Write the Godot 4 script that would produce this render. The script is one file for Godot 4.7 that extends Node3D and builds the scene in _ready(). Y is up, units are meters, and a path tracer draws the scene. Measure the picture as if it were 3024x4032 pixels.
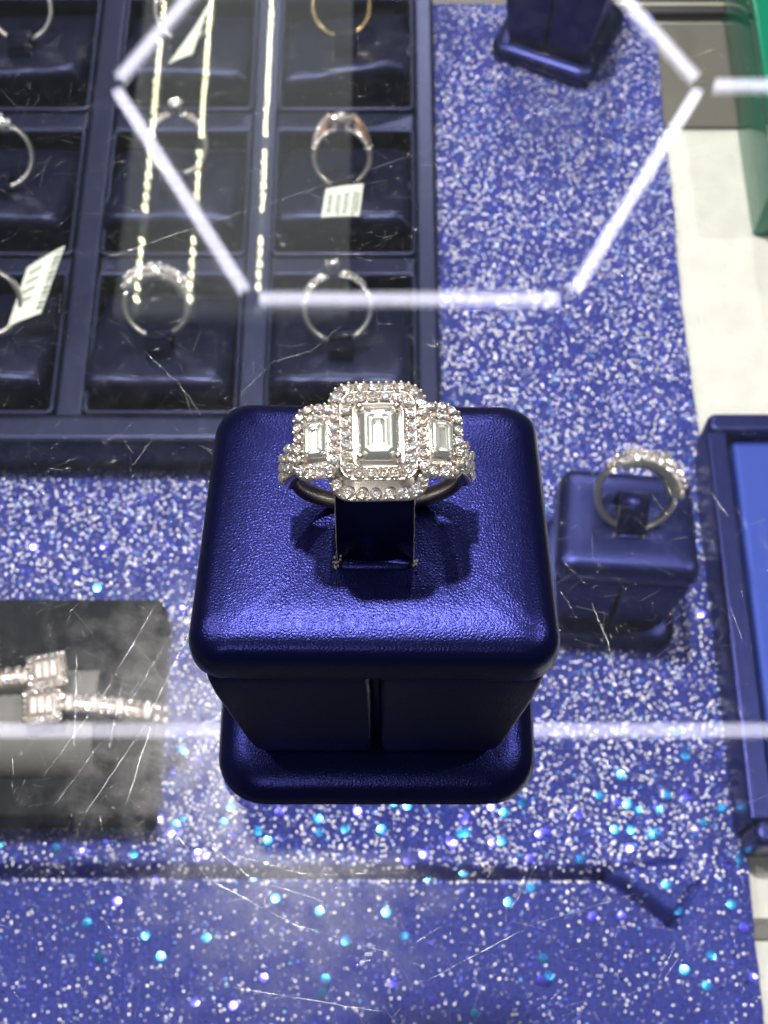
extends Node3D
# All lengths below are in millimetres; U turns them into metres. The glass top of the counter is y = 0.
const U := 0.001
var rng := RandomNumberGenerator.new()
var M := {}
var taken := {}

# ---------------------------------------------------------------- materials
func lin(r: float, g: float, b: float, a := 1.0) -> Color:
	var c := Color(r, g, b).linear_to_srgb()
	c.a = a
	return c

func noise_tex(kind: int, freq: float, size: int, seed_: int, octaves := 3, ramp: Gradient = null) -> NoiseTexture2D:
	var n := FastNoiseLite.new()
	n.noise_type = kind
	n.seed = seed_
	n.frequency = freq
	n.fractal_octaves = octaves
	if kind == FastNoiseLite.TYPE_CELLULAR:
		n.cellular_return_type = FastNoiseLite.RETURN_DISTANCE2_SUB
	var t := NoiseTexture2D.new()
	t.width = size
	t.height = size
	t.seamless = true
	t.noise = n
	if ramp: t.color_ramp = ramp
	return t

func mat(key: String, c: Color, rough: float, metal := 0.0, spec := 0.5) -> StandardMaterial3D:
	var m := StandardMaterial3D.new()
	m.resource_name = key
	m.albedo_color = c
	m.roughness = rough
	m.metallic = metal
	m.metallic_specular = spec
	M[key] = m
	return m

func bump(m: StandardMaterial3D, t: Texture2D, size_mm: float, depth_mm: float) -> void:
	m.uv1_triplanar = true
	m.uv1_scale = Vector3.ONE * (1000.0 / size_mm)
	m.heightmap_enabled = true
	m.heightmap_texture = t
	m.heightmap_scale = depth_mm * 0.1

func grad(a: Array) -> Gradient:
	var g := Gradient.new()
	var o := PackedFloat32Array()
	var c := PackedColorArray()
	for k in a:
		o.append(k[0])
		c.append(k[1])
	g.offsets = o
	g.colors = c
	return g

func make_materials() -> void:
	var leather := noise_tex(FastNoiseLite.TYPE_CELLULAR, 0.045, 1024, 3, 2)
	var weave := noise_tex(FastNoiseLite.TYPE_SIMPLEX_SMOOTH, 0.06, 512, 5, 3)
	var mott := noise_tex(FastNoiseLite.TYPE_SIMPLEX_SMOOTH, 0.012, 512, 8, 4, grad([[0.25, Color(0.78, 0.78, 0.78)], [0.75, Color(1, 1, 1)]]))
	bump(mat("leather", lin(0.0098, 0.0115, 0.078), 0.29, 0.88), leather, 19.0, 0.036)
	bump(mat("leather_case", lin(0.016, 0.021, 0.062), 0.33, 0.65), leather, 26.0, 0.02)
	bump(mat("leather_mid", lin(0.016, 0.022, 0.12), 0.3, 0.7), leather, 22.0, 0.03)
	bump(mat("suede_blue", lin(0.025, 0.06, 0.36), 0.55, 0.4), weave, 12.0, 0.05)
	bump(mat("charcoal", lin(0.016, 0.018, 0.022), 0.7, 0.0, 0.2), leather, 10.0, 0.015)
	bump(mat("grey_velvet", lin(0.26, 0.26, 0.25), 0.85, 0.0, 0.2), weave, 8.0, 0.08)
	bump(mat("raw_edge", lin(0.40, 0.37, 0.33), 0.9), weave, 2.0, 0.08)
	var cl := mat("cloth", lin(0.045, 0.065, 0.42), 0.5, 0.25)
	bump(cl, weave, 9.0, 0.22)
	cl.albedo_texture = mott
	var bead := mat("bead", Color(1, 1, 1), 0.33, 0.8)
	bead.vertex_color_use_as_albedo = true
	var sq := mat("sequin", Color(1, 1, 1), 0.2, 0.9)
	sq.vertex_color_use_as_albedo = true
	var wb := mat("white_board", lin(0.70, 0.71, 0.64), 0.55)
	wb.albedo_texture = noise_tex(FastNoiseLite.TYPE_SIMPLEX_SMOOTH, 0.01, 512, 21, 4, grad([[0.2, Color(0.955, 0.955, 0.96)], [0.8, Color(1, 1, 1)]]))
	wb.uv1_triplanar = true
	wb.uv1_scale = Vector3.ONE * 12.0
	bump(mat("olive_board", lin(0.12, 0.117, 0.095), 0.6), weave, 20.0, 0.05)
	mat("black_rail", lin(0.02, 0.02, 0.021), 0.35, 0.3)
	mat("steel_rail", lin(0.12, 0.12, 0.11), 0.4, 0.5)
	mat("pale_trim", lin(0.4, 0.4, 0.3), 0.5)
	mat("green_box", lin(0.0, 0.20, 0.11), 0.12, 0.0, 0.5)
	mat("white_gold", lin(0.82, 0.75, 0.69), 0.3, 1.0)
	mat("silver", lin(0.74, 0.73, 0.69), 0.33, 1.0)
	mat("yellow_gold", lin(0.72, 0.55, 0.28), 0.2, 1.0)
	mat("rose_gold", lin(0.74, 0.50, 0.36), 0.28, 1.0)
	mat("tag", lin(0.72, 0.78, 0.68), 0.7)
	mat("tag_print", lin(0.12, 0.14, 0.14), 0.8)
	mat("diamond", lin(0.95, 0.90, 0.87), 0.2, 0.9, 0.9)
	mat("diamond_warm", lin(0.95, 0.86, 0.76), 0.2, 0.9, 0.9)
	mat("diamond_cool", lin(0.91, 0.91, 0.94), 0.2, 0.9, 0.9)
	mat("pale_diamond", lin(0.93, 0.95, 0.90), 0.12, 0.88, 0.9)
	var g := mat("glass", Color(0.9, 1.0, 0.95, 0.0), 0.0)
	g.transparency = BaseMaterial3D.TRANSPARENCY_ALPHA
	# fingerprints, dust and polish haze: a grainy film on the glass
	var fm := mat("film", lin(0.02, 0.021, 0.024), 0.32, 0.0, 1.0)
	fm.transparency = BaseMaterial3D.TRANSPARENCY_ALPHA
	fm.albedo_texture = noise_tex(FastNoiseLite.TYPE_SIMPLEX_SMOOTH, 0.012, 1024, 31, 4, grad([[0.2, Color(1, 1, 1, 0.008)], [0.5, Color(1, 1, 1, 0.02)], [0.85, Color(1, 1, 1, 0.035)]]))
	fm.uv1_triplanar = true
	fm.uv1_scale = Vector3.ONE * (1000.0 / 70.0)
	# a wiped smear of polish: streaks with a ragged outline
	var im := Image.create(640, 640, false, Image.FORMAT_RGBA8)
	var sn := FastNoiseLite.new()
	sn.seed = 91
	sn.frequency = 0.02
	sn.fractal_octaves = 4
	for y in 640:
		for x in 640:
			var u := (x - 319.5) / 320.0
			var v := (y - 319.5) / 320.0
			var streak := sn.get_noise_2d((x + y) * 0.3, (y - x) * 5.0) * 0.25 + sn.get_noise_2d(x * 17.0, y * 17.0 + 500.0) * 0.5
			var edge := 0.72 + sn.get_noise_2d(x * 0.9 + 900.0, y * 0.9) * 0.4 - sqrt(u * u + v * v)
			var rim := clampf(1.0 - maxf(absf(u), absf(v)), 0.0, 0.1) * 10.0
			im.set_pixel(x, y, Color(1, 1, 1, clampf((0.15 + streak * 0.16) * clampf(edge * 1.6, 0.0, 1.0) * rim, 0.0, 0.4)))
	var sm := mat("smear", lin(0.05, 0.052, 0.058), 0.30, 0.0, 1.0)
	sm.transparency = BaseMaterial3D.TRANSPARENCY_ALPHA
	sm.albedo_texture = ImageTexture.create_from_image(im)
	mat("scratch", lin(0.8, 0.82, 0.85), 0.22, 0.95)
	mat("housing", lin(0.03, 0.03, 0.03), 0.5)
	mat("connector", lin(0.08, 0.08, 0.085), 0.6)

func glow(key: String, c: Color, power: float) -> StandardMaterial3D:
	var m := mat(key, Color(0.9, 0.9, 0.9), 0.5)
	m.emission_enabled = true
	m.emission = c
	m.emission_energy_multiplier = power
	return m

# ---------------------------------------------------------------- scene helpers
func fresh(called: String) -> String:
	var n: int = taken.get(called, 0)
	taken[called] = n + 1
	return called if n == 0 else "%s_%03d" % [called, n]

func thing(called: String, label: String, category: String, at := Vector3.ZERO, group := "") -> Node3D:
	var o := Node3D.new()
	o.name = fresh(called)
	add_child(o)
	o.position = at * U
	tag(o, label, category, group)
	return o

func tag(o: Node, label: String, category: String, group := "") -> void:
	o.set_meta("label", label)
	o.set_meta("category", category)
	if group: o.set_meta("group", group)

func part(called: String, mesh: Mesh, m: Material, parent: Node, at := Vector3.ZERO, label := "") -> MeshInstance3D:
	var o := MeshInstance3D.new()
	o.name = called
	o.mesh = mesh
	o.material_override = m
	parent.add_child(o, true)
	o.position = at * U
	if label: o.set_meta("label", label)
	return o

func scatter(called: String, mesh: Mesh, m: Material, parent: Node, xf: Array, cols: Array = []) -> MultiMeshInstance3D:
	var mm := MultiMesh.new()
	mm.transform_format = MultiMesh.TRANSFORM_3D
	mm.use_colors = cols.size() > 0
	mm.mesh = mesh
	mm.instance_count = xf.size()
	for i in xf.size():
		mm.set_instance_transform(i, xf[i])
		if cols: mm.set_instance_color(i, cols[i])
	var o := MultiMeshInstance3D.new()
	o.name = called
	o.multimesh = mm
	o.material_override = m
	o.set_meta("kind", "stuff")
	parent.add_child(o, true)
	return o

# ---------------------------------------------------------------- mesh helpers (input in mm)
func new_st(flat := false) -> SurfaceTool:
	var st := SurfaceTool.new()
	st.begin(Mesh.PRIMITIVE_TRIANGLES)
	st.set_smooth_group(-1 if flat else 0)
	return st

func done(st: SurfaceTool) -> ArrayMesh:
	st.generate_normals()
	return st.commit()

func tri(st: SurfaceTool, a: Vector3, b: Vector3, c: Vector3) -> void:   # a, b, c counter-clockwise seen from outside
	st.add_vertex(a * U)
	st.add_vertex(c * U)
	st.add_vertex(b * U)

func quad(st: SurfaceTool, a: Vector3, b: Vector3, c: Vector3, d: Vector3) -> void:
	tri(st, a, b, c)
	tri(st, a, c, d)

func hull_tri(st: SurfaceTool, a: Vector3, b: Vector3, c: Vector3, mid: Vector3) -> void:
	if (b - a).cross(c - a).dot((a + b + c) / 3.0 - mid) < 0.0: tri(st, a, c, b)
	else: tri(st, a, b, c)

func rr(hx: float, hz: float, r: float, k := 5) -> PackedVector2Array:   # rounded rectangle, counter-clockwise from above (x, z)
	var p := PackedVector2Array()
	r = minf(r, minf(hx, hz) * 0.999)
	for q in 4:
		var cx: float = [1, -1, -1, 1][q] * (hx - r)
		var cz: float = [-1, -1, 1, 1][q] * (hz - r)
		for i in k + 1:
			var a := (q + float(i) / k) * PI / 2
			p.append(Vector2(cx + cos(a) * r, cz - sin(a) * r))
	return p

# layers from bottom to top: [y, hx, hz, r]; closed at both ends; warp moves each finished point
func loft_into(st: SurfaceTool, layers: Array, warp = null, k := 5) -> void:
	var rings := []
	for l in layers:
		var pts := PackedVector3Array()
		for q in rr(l[1], l[2], l[3], k):
			var v := Vector3(q.x, l[0], q.y)
			pts.append(warp.call(v) if warp != null else v)
		rings.append(pts)
	var n: int = rings[0].size()
	for j in rings.size() - 1:
		for i in n:
			var i2 := (i + 1) % n
			quad(st, rings[j][i], rings[j][i2], rings[j + 1][i2], rings[j + 1][i])
	for e in 2:
		var ring: PackedVector3Array = rings[-1] if e else rings[0]
		var mid := Vector3.ZERO
		for v in ring: mid += v
		mid /= n
		for i in n:
			if e: tri(st, mid, ring[i], ring[(i + 1) % n])
			else: tri(st, mid, ring[(i + 1) % n], ring[i])

func loft(layers: Array, warp = null, k := 5) -> ArrayMesh:
	var st := new_st()
	loft_into(st, layers, warp, k)
	return done(st)

# box with rounded edges, resting on y = y0
func block_layers(hx: float, hz: float, y0: float, y1: float, r: float, b: float) -> Array:
	var out := [[y0, maxf(hx - b * 1.6, hx * 0.5), maxf(hz - b * 1.6, hz * 0.5), maxf(r - b * 1.6, 0.05)]]
	for i in 4:
		var a := i / 3.0 * PI / 2
		out.append([y0 + b - b * cos(a), hx - b + b * sin(a), hz - b + b * sin(a), maxf(r - b + b * sin(a), 0.05)])
	for i in 4:
		var a := i / 3.0 * PI / 2
		out.append([y1 - b + b * sin(a), hx - b + b * cos(a), hz - b + b * cos(a), maxf(r - b + b * cos(a), 0.05)])
	out.append([y1, maxf(hx - b * 1.6, hx * 0.5), maxf(hz - b * 1.6, hz * 0.5), maxf(r - b * 1.6, 0.05)])
	return out

func block(hx: float, hz: float, y0: float, y1: float, r := 1.0, b := 0.5, warp = null) -> ArrayMesh:
	return loft(block_layers(hx, hz, y0, y1, r, b), warp)

# tube along a path; radius may be one number or one for each point; flat = squash across the second axis
func tube_into(st: SurfaceTool, path: PackedVector3Array, rad, closed := false, n := 8, up := Vector3.UP, squash := 1.0) -> void:
	var rings := []
	var c := path.size()
	for i in c:
		var a: Vector3 = path[(i - 1 + c) % c] if closed or i > 0 else path[i]
		var b: Vector3 = path[(i + 1) % c] if closed or i < c - 1 else path[i]
		var t := (b - a).normalized()
		var s := t.cross(up).normalized()
		var w := s.cross(t).normalized()
		var r: float = rad[i] if rad is Array else rad
		var ring := PackedVector3Array()
		for k in n:
			var q := TAU * k / n
			ring.append(path[i] + s * cos(q) * r + w * sin(q) * r * squash)
		rings.append(ring)
	for i in (c if closed else c - 1):
		var A: PackedVector3Array = rings[i]
		var B: PackedVector3Array = rings[(i + 1) % c]
		for k in n:
			quad(st, A[k], A[(k + 1) % n], B[(k + 1) % n], B[k])
	if not closed:
		for k in range(1, n - 1):
			tri(st, rings[0][0], rings[0][k + 1], rings[0][k])
			tri(st, rings[-1][0], rings[-1][k], rings[-1][k + 1])

func ball_into(st: SurfaceTool, c: Vector3, r: float, n := 6, m := 4) -> void:
	for j in m:
		for i in n:
			var f := func(a: int, b: int) -> Vector3:
				var th := PI * b / m
				var ph := TAU * a / n
				return c + Vector3(sin(th) * cos(ph), cos(th), -sin(th) * sin(ph)) * r
			if j > 0: tri(st, f.call(i, j), f.call(i, j + 1), f.call(i + 1, j))
			if j < m - 1: tri(st, f.call(i + 1, j), f.call(i, j + 1), f.call(i + 1, j + 1))

# round brilliant of girdle radius 1, table up; the facets seen through the table are cut in below it
func brilliant() -> ArrayMesh:
	var st := new_st(true)
	var T := []
	var K := []
	var G := []
	var B := []
	for i in 8:
		T.append(Vector3(cos(i * PI / 4) * 0.62, 0.36, sin(i * PI / 4) * 0.62))
		K.append(Vector3(cos((i + 0.5) * PI / 4) * 0.82, 0.24, sin((i + 0.5) * PI / 4) * 0.82))
		B.append(Vector3(cos((i + 0.5) * PI / 4) * 0.34, 0.10 if i % 2 else 0.22, sin((i + 0.5) * PI / 4) * 0.34))
	for i in 16: G.append(Vector3(cos(i * PI / 8), 0.0, sin(i * PI / 8)))
	var tip := Vector3(0, -0.84, 0)
	var mid := Vector3(0, -0.1, 0)
	for i in 8:
		var j := (i + 1) % 8
		var low := Vector3(0, -3.0, 0)
		hull_tri(st, T[i], T[j], B[i], low)
		hull_tri(st, B[i], B[j], T[j], low)
		hull_tri(st, B[i], B[j], Vector3(0, 0.27, 0), low)
		hull_tri(st, T[i], T[j], K[i], mid)
		hull_tri(st, T[j], K[i], G[(2 * i + 2) % 16], mid)
		hull_tri(st, T[j], K[j], G[(2 * i + 2) % 16], mid)
		hull_tri(st, K[i], G[2 * i], G[2 * i + 1], mid)
		hull_tri(st, K[i], G[2 * i + 1], G[(2 * i + 2) % 16], mid)
		hull_tri(st, G[2 * i], G[2 * i + 1], tip, mid)
		hull_tri(st, G[2 * i + 1], G[(2 * i + 2) % 16], tip, mid)
	return done(st)

# emerald (step) cut, half sizes a along x and b along z: crown steps up to the table, then the stepped facets seen through it
func step_cut(a: float, b: float) -> ArrayMesh:
	var st := new_st(true)
	var rings := []
	var cut := a * 0.34
	for l in [[-0.95, 0.12], [-0.40, 0.74], [-0.06, 1.0], [0.04, 1.0], [0.22, 0.90], [0.36, 0.78], [0.44, 0.68], [0.22, 0.58], [0.36, 0.47], [0.14, 0.36], [0.30, 0.25], [0.10, 0.12]]:
		var hx: float = a * l[1]
		var hz: float = b - a * (1 - l[1])
		var c: float = cut * l[1]
		var y: float = l[0] * a * 0.9
		rings.append([Vector3(hx, y, hz - c), Vector3(hx - c, y, hz), Vector3(-hx + c, y, hz), Vector3(-hx, y, hz - c), Vector3(-hx, y, -hz + c), Vector3(-hx + c, y, -hz), Vector3(hx - c, y, -hz), Vector3(hx, y, -hz + c)])
	for j in rings.size() - 1:
		var from := Vector3.ZERO if j < 6 else Vector3(0, -30, 0)
		for i in 8:
			var k := (i + 1) % 8
			hull_tri(st, rings[j][i], rings[j][k], rings[j + 1][k], from)
			hull_tri(st, rings[j][i], rings[j + 1][k], rings[j + 1][i], from)
	for i in range(1, 7):
		hull_tri(st, rings[0][0], rings[0][i], rings[0][i + 1], Vector3.ZERO)
		hull_tri(st, rings[-1][0], rings[-1][i], rings[-1][i + 1], Vector3(0, -30, 0))
	return done(st)

var GEM: ArrayMesh
func gem(parent: Node, at: Vector3, r: float, up := Vector3.UP, m := "diamond") -> MeshInstance3D:
	if m == "diamond": m = ["diamond", "diamond", "diamond_warm", "diamond_cool"][rng.randi() % 4]
	var o := part("diamond", GEM, M[m], parent, at)
	var x := up.cross(Vector3(0.3, 0.2, 1.0)).normalized()
	var turn := Basis(up.normalized(), rng.randf() * TAU)
	var jig := Basis(Vector3(rng.randf() - 0.5, 0.0, rng.randf() - 0.5).normalized(), rng.randf() * 0.42)
	o.basis = jig * turn * Basis(x, up.normalized(), x.cross(up.normalized())) * Basis.from_scale(Vector3.ONE * r)
	return o

# points at even steps round a rounded rectangle
func round_path(hx: float, hz: float, r: float, n: int, shift := 0.0) -> Array:
	var p := rr(hx, hz, r, 6)
	var total := 0.0
	for i in p.size(): total += p[i].distance_to(p[(i + 1) % p.size()])
	var out := []
	for k in n:
		var want := fposmod((k + shift) / n, 1.0) * total
		for i in p.size():
			var d := p[i].distance_to(p[(i + 1) % p.size()])
			if want <= d or i == p.size() - 1:
				var q := p[i].lerp(p[(i + 1) % p.size()], want / maxf(d, 1e-6))
				out.append(q)
				break
			want -= d
	return out

# ---------------------------------------------------------------- ring stand
func stand_tilt(v: Vector3) -> Vector3:
	return v + Vector3(0, 0.085 * v.z, 0) if v.y > 34.0 else v

func make_stand(called: String, label: String, at: Vector3, turn: float, size: Vector3, lm: String, bm: String, worn: bool) -> Node3D:
	var t := thing(called, label, "ring stand", at, "square leather ring stands")
	t.basis = Basis(Vector3.UP, turn) * Basis.from_scale(size)
	# base plate with padded, rolled edges
	var bl := [[0.2, 20.6, 20.9, 6.0], [1.0, 21.7, 22.0, 6.5], [2.4, 22.1, 22.4, 6.8], [4.2, 21.5, 21.8, 6.4], [5.4, 19.9, 20.2, 5.6], [5.9, 18.0, 18.3, 5.0], [6.1, 14.0, 14.0, 4.0]]
	part("base_plate", loft(bl, null, 7), M[lm], t)
	# body: a core and two wrapped halves that meet in the front seam
	part("core", block(15.5, 13.5, 5.5, 35.0, 1.5, 0.5), M[bm], t)
	for s in [-1.0, 1.0]:
		var wrap := func(v: Vector3) -> Vector3:
			var f := clampf((v.y - 5.0) / 31.5, 0.0, 1.0)
			var hx := lerpf(16.0, 20.9, f)
			var front := lerpf(17.0, 15.0, f)
			var x: float = s * (0.35 + (v.x + 1.0) * 0.5 * (hx - 0.35))
			return Vector3(x, v.y + 0.085 * v.z * 16.0 * f, lerpf(-16.5, front, (v.z + 1.0) * 0.5))
		var ly := []
		for j in 9:
			var f := j / 8.0
			var e := 0.93 if j == 0 or j == 8 else (0.985 if j == 1 or j == 7 else 1.0)
			ly.append([5.6 + 30.6 * f, e, e, 0.09 * e])
		part("body_half", loft(ly, wrap, 4), M[bm], t)
	# cushion
	var pl := []
	for a in [[36.4, 0.950, 0.955], [36.9, 0.985, 0.985], [38.2, 1.0, 1.0], [40.0, 1.0, 1.0], [41.6, 0.994, 0.992], [42.8, 0.978, 0.974], [43.6, 0.955, 0.945], [44.15, 0.922, 0.905], [44.55, 0.87, 0.84], [44.8, 0.79, 0.75], [44.95, 0.66, 0.60], [45.0, 0.50, 0.46], [45.0, 0.3, 0.28], [45.0, 0.1, 0.1]]:
		pl.append([a[0], 20.6 * a[1], 17.6 * a[2], 3.9 * minf(a[1], a[2])])
	var ns := FastNoiseLite.new()
	ns.seed = 11
	ns.frequency = 0.05
	var pw := func(v: Vector3) -> Vector3:
		var w := stand_tilt(v)
		var dip := exp(-(pow(v.x / 8.0, 2) + pow((v.z + 1.0) / 9.0, 2))) * 0.7 if v.y > 43.5 else 0.0
		w.x *= 1.0 + 0.0022 * v.z
		w.z -= 1.3
		return w + Vector3(ns.get_noise_2d(v.z, 3.0) * 0.35, ns.get_noise_2d(v.x, v.z) * 0.35 - dip, ns.get_noise_2d(v.x, 9.0) * 0.4)
	part("cushion", loft(pl, pw, 9), M[lm], t)
	# the tab that holds the ring: a strap that rises from the slot, passes through the ring and goes down behind
	var path := PackedVector3Array()
	for q in [[43.3, 3.9], [44.6, 3.8], [46.5, 3.4], [49.0, 3.0], [51.5, 2.1], [53.6, 1.0], [54.9, -0.6], [55.2, -2.4], [54.4, -4.2], [52.5, -5.8], [49.5, -7.0], [46.0, -7.7], [42.5, -8.0]]:
		path.append(Vector3(0, q[0], q[1]))
	var st := new_st()
	var hw := 4.3
	for i in path.size() - 1:
		var rows := []
		for e in [i, i + 1]:
			var a: Vector3 = path[maxi(e - 1, 0)]
			var b: Vector3 = path[mini(e + 1, path.size() - 1)]
			var nn := (b - a).normalized().cross(Vector3.RIGHT) * -0.55
			var row := []
			for x in [[-hw, 1.0], [-hw + 0.25, 1.2], [0.0, 1.35], [hw - 0.25, 1.2], [hw, 1.0]]: row.append(path[e] + Vector3(x[0], 0, 0) - nn * x[1])
			for x in [hw, -hw]: row.append(path[e] + Vector3(x, 0, 0) + nn)
			rows.append(row)
		for k in 7:
			quad(st, rows[0][k], rows[0][(k + 1) % 7], rows[1][(k + 1) % 7], rows[1][k])
	var tab := part("tab", done(st), M[lm], t)
	part("slot_roll", loft([[43.2, 4.0, 0.8, 0.7], [43.8, 4.3, 1.15, 1.0], [44.5, 4.35, 1.2, 1.1], [45.1, 4.2, 0.95, 0.9], [45.4, 4.0, 0.4, 0.35]], null, 4), M[lm], t, Vector3(0, 0.3, 4.4))
	if worn:
		for s in [-1.0, 1.0]:
			var e := new_st()
			var pp := PackedVector3Array()
			var rad := []
			for i in 25:
				var f := i / 24.0 * 6.0
				var k := int(minf(f, 5.0))
				pp.append(path[k].lerp(path[k + 1], f - k) + Vector3(s * (hw + 0.02) + rng.randf_range(-0.05, 0.05), rng.randf_range(-0.08, 0.08), 0.28 + rng.randf_range(-0.06, 0.06)))
				rad.append(rng.randf_range(0.05, 0.13))
			tube_into(e, pp, rad, false, 5, Vector3.RIGHT)
			part("raw_edge", done(e), M["raw_edge"], tab, Vector3.ZERO, "frayed pale edge of the tab")
			var c := new_st()
			for i in 26: ball_into(c, Vector3(s * (hw + 0.1) + rng.randfn() * 0.28, 44.6 + absf(rng.randfn()) * 0.8, 4.5 + rng.randfn() * 0.32), rng.randf_range(0.08, 0.24), 5, 3)
			part("frayed_corner", done(c), M["raw_edge"], tab, Vector3.ZERO, "crumbly worn corner at the foot of the tab")
		var chips := [[20.3, 39.4, 13.6, 0.5, 1.2], [20.9, 40.2, 11.4, 0.3, 0.5], [-20.2, 37.6, 13.8, 0.35, 0.6], [-19.0, 36.9, 15.0, 0.3, 0.4], [20.6, 39.0, -4.0, 0.15, 0.4], [20.7, 39.8, 2.0, 0.12, 0.3], [-20.5, 39.5, -9.0, 0.12, 0.3]]
		for q in chips:
			var c := new_st()
			for i in 14: ball_into(c, Vector3(q[0] + rng.randfn() * q[3] * 0.35, q[1] + 0.085 * q[2] + rng.randfn() * q[4] * 0.5, q[2] + rng.randfn() * q[3] * 0.6), rng.randf_range(0.08, 0.2), 5, 3)
			part("worn_chip", done(c), M["raw_edge"], t, Vector3.ZERO, "pale chip in the leather edge")
	return t

# ---------------------------------------------------------------- main ring
func plate(hx: float, hz: float, r: float, y0: float, y1: float) -> ArrayMesh:
	return loft([[y0, hx * 0.86, hz * 0.86, r * 0.86], [(y0 + y1) * 0.5, hx * 0.96, hz * 0.96, r * 0.96], [y1 - 0.15, hx, hz, r], [y1, hx - 0.12, hz - 0.12, r]], null, 5)

func shank_mesh(R: float, gap_deg: float, wide: float, thick: float, top_wide: float) -> ArrayMesh:
	var st := new_st()
	var n := 72
	var rows := []
	for i in n + 1:
		var a := deg_to_rad(gap_deg) + (TAU - 2 * deg_to_rad(gap_deg)) * i / n      # 0 = top of the ring
		var near := pow(absf(cos(a * 0.5)), 2.0)                                    # 1 at the top
		var w := lerpf(wide, top_wide, near) * 0.5
		var o := Vector3(sin(a), cos(a), 0)
		var row := []
		for q in 10:
			var b := TAU * q / 10
			row.append(o * (R + thick * 0.5 + sin(b) * thick * 0.5) + Vector3(0, 0, cos(b) * w))
		rows.append(row)
	for i in n:
		for q in 10:
			quad(st, rows[i][q], rows[i][(q + 1) % 10], rows[i + 1][(q + 1) % 10], rows[i + 1][q])
	return done(st)

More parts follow.
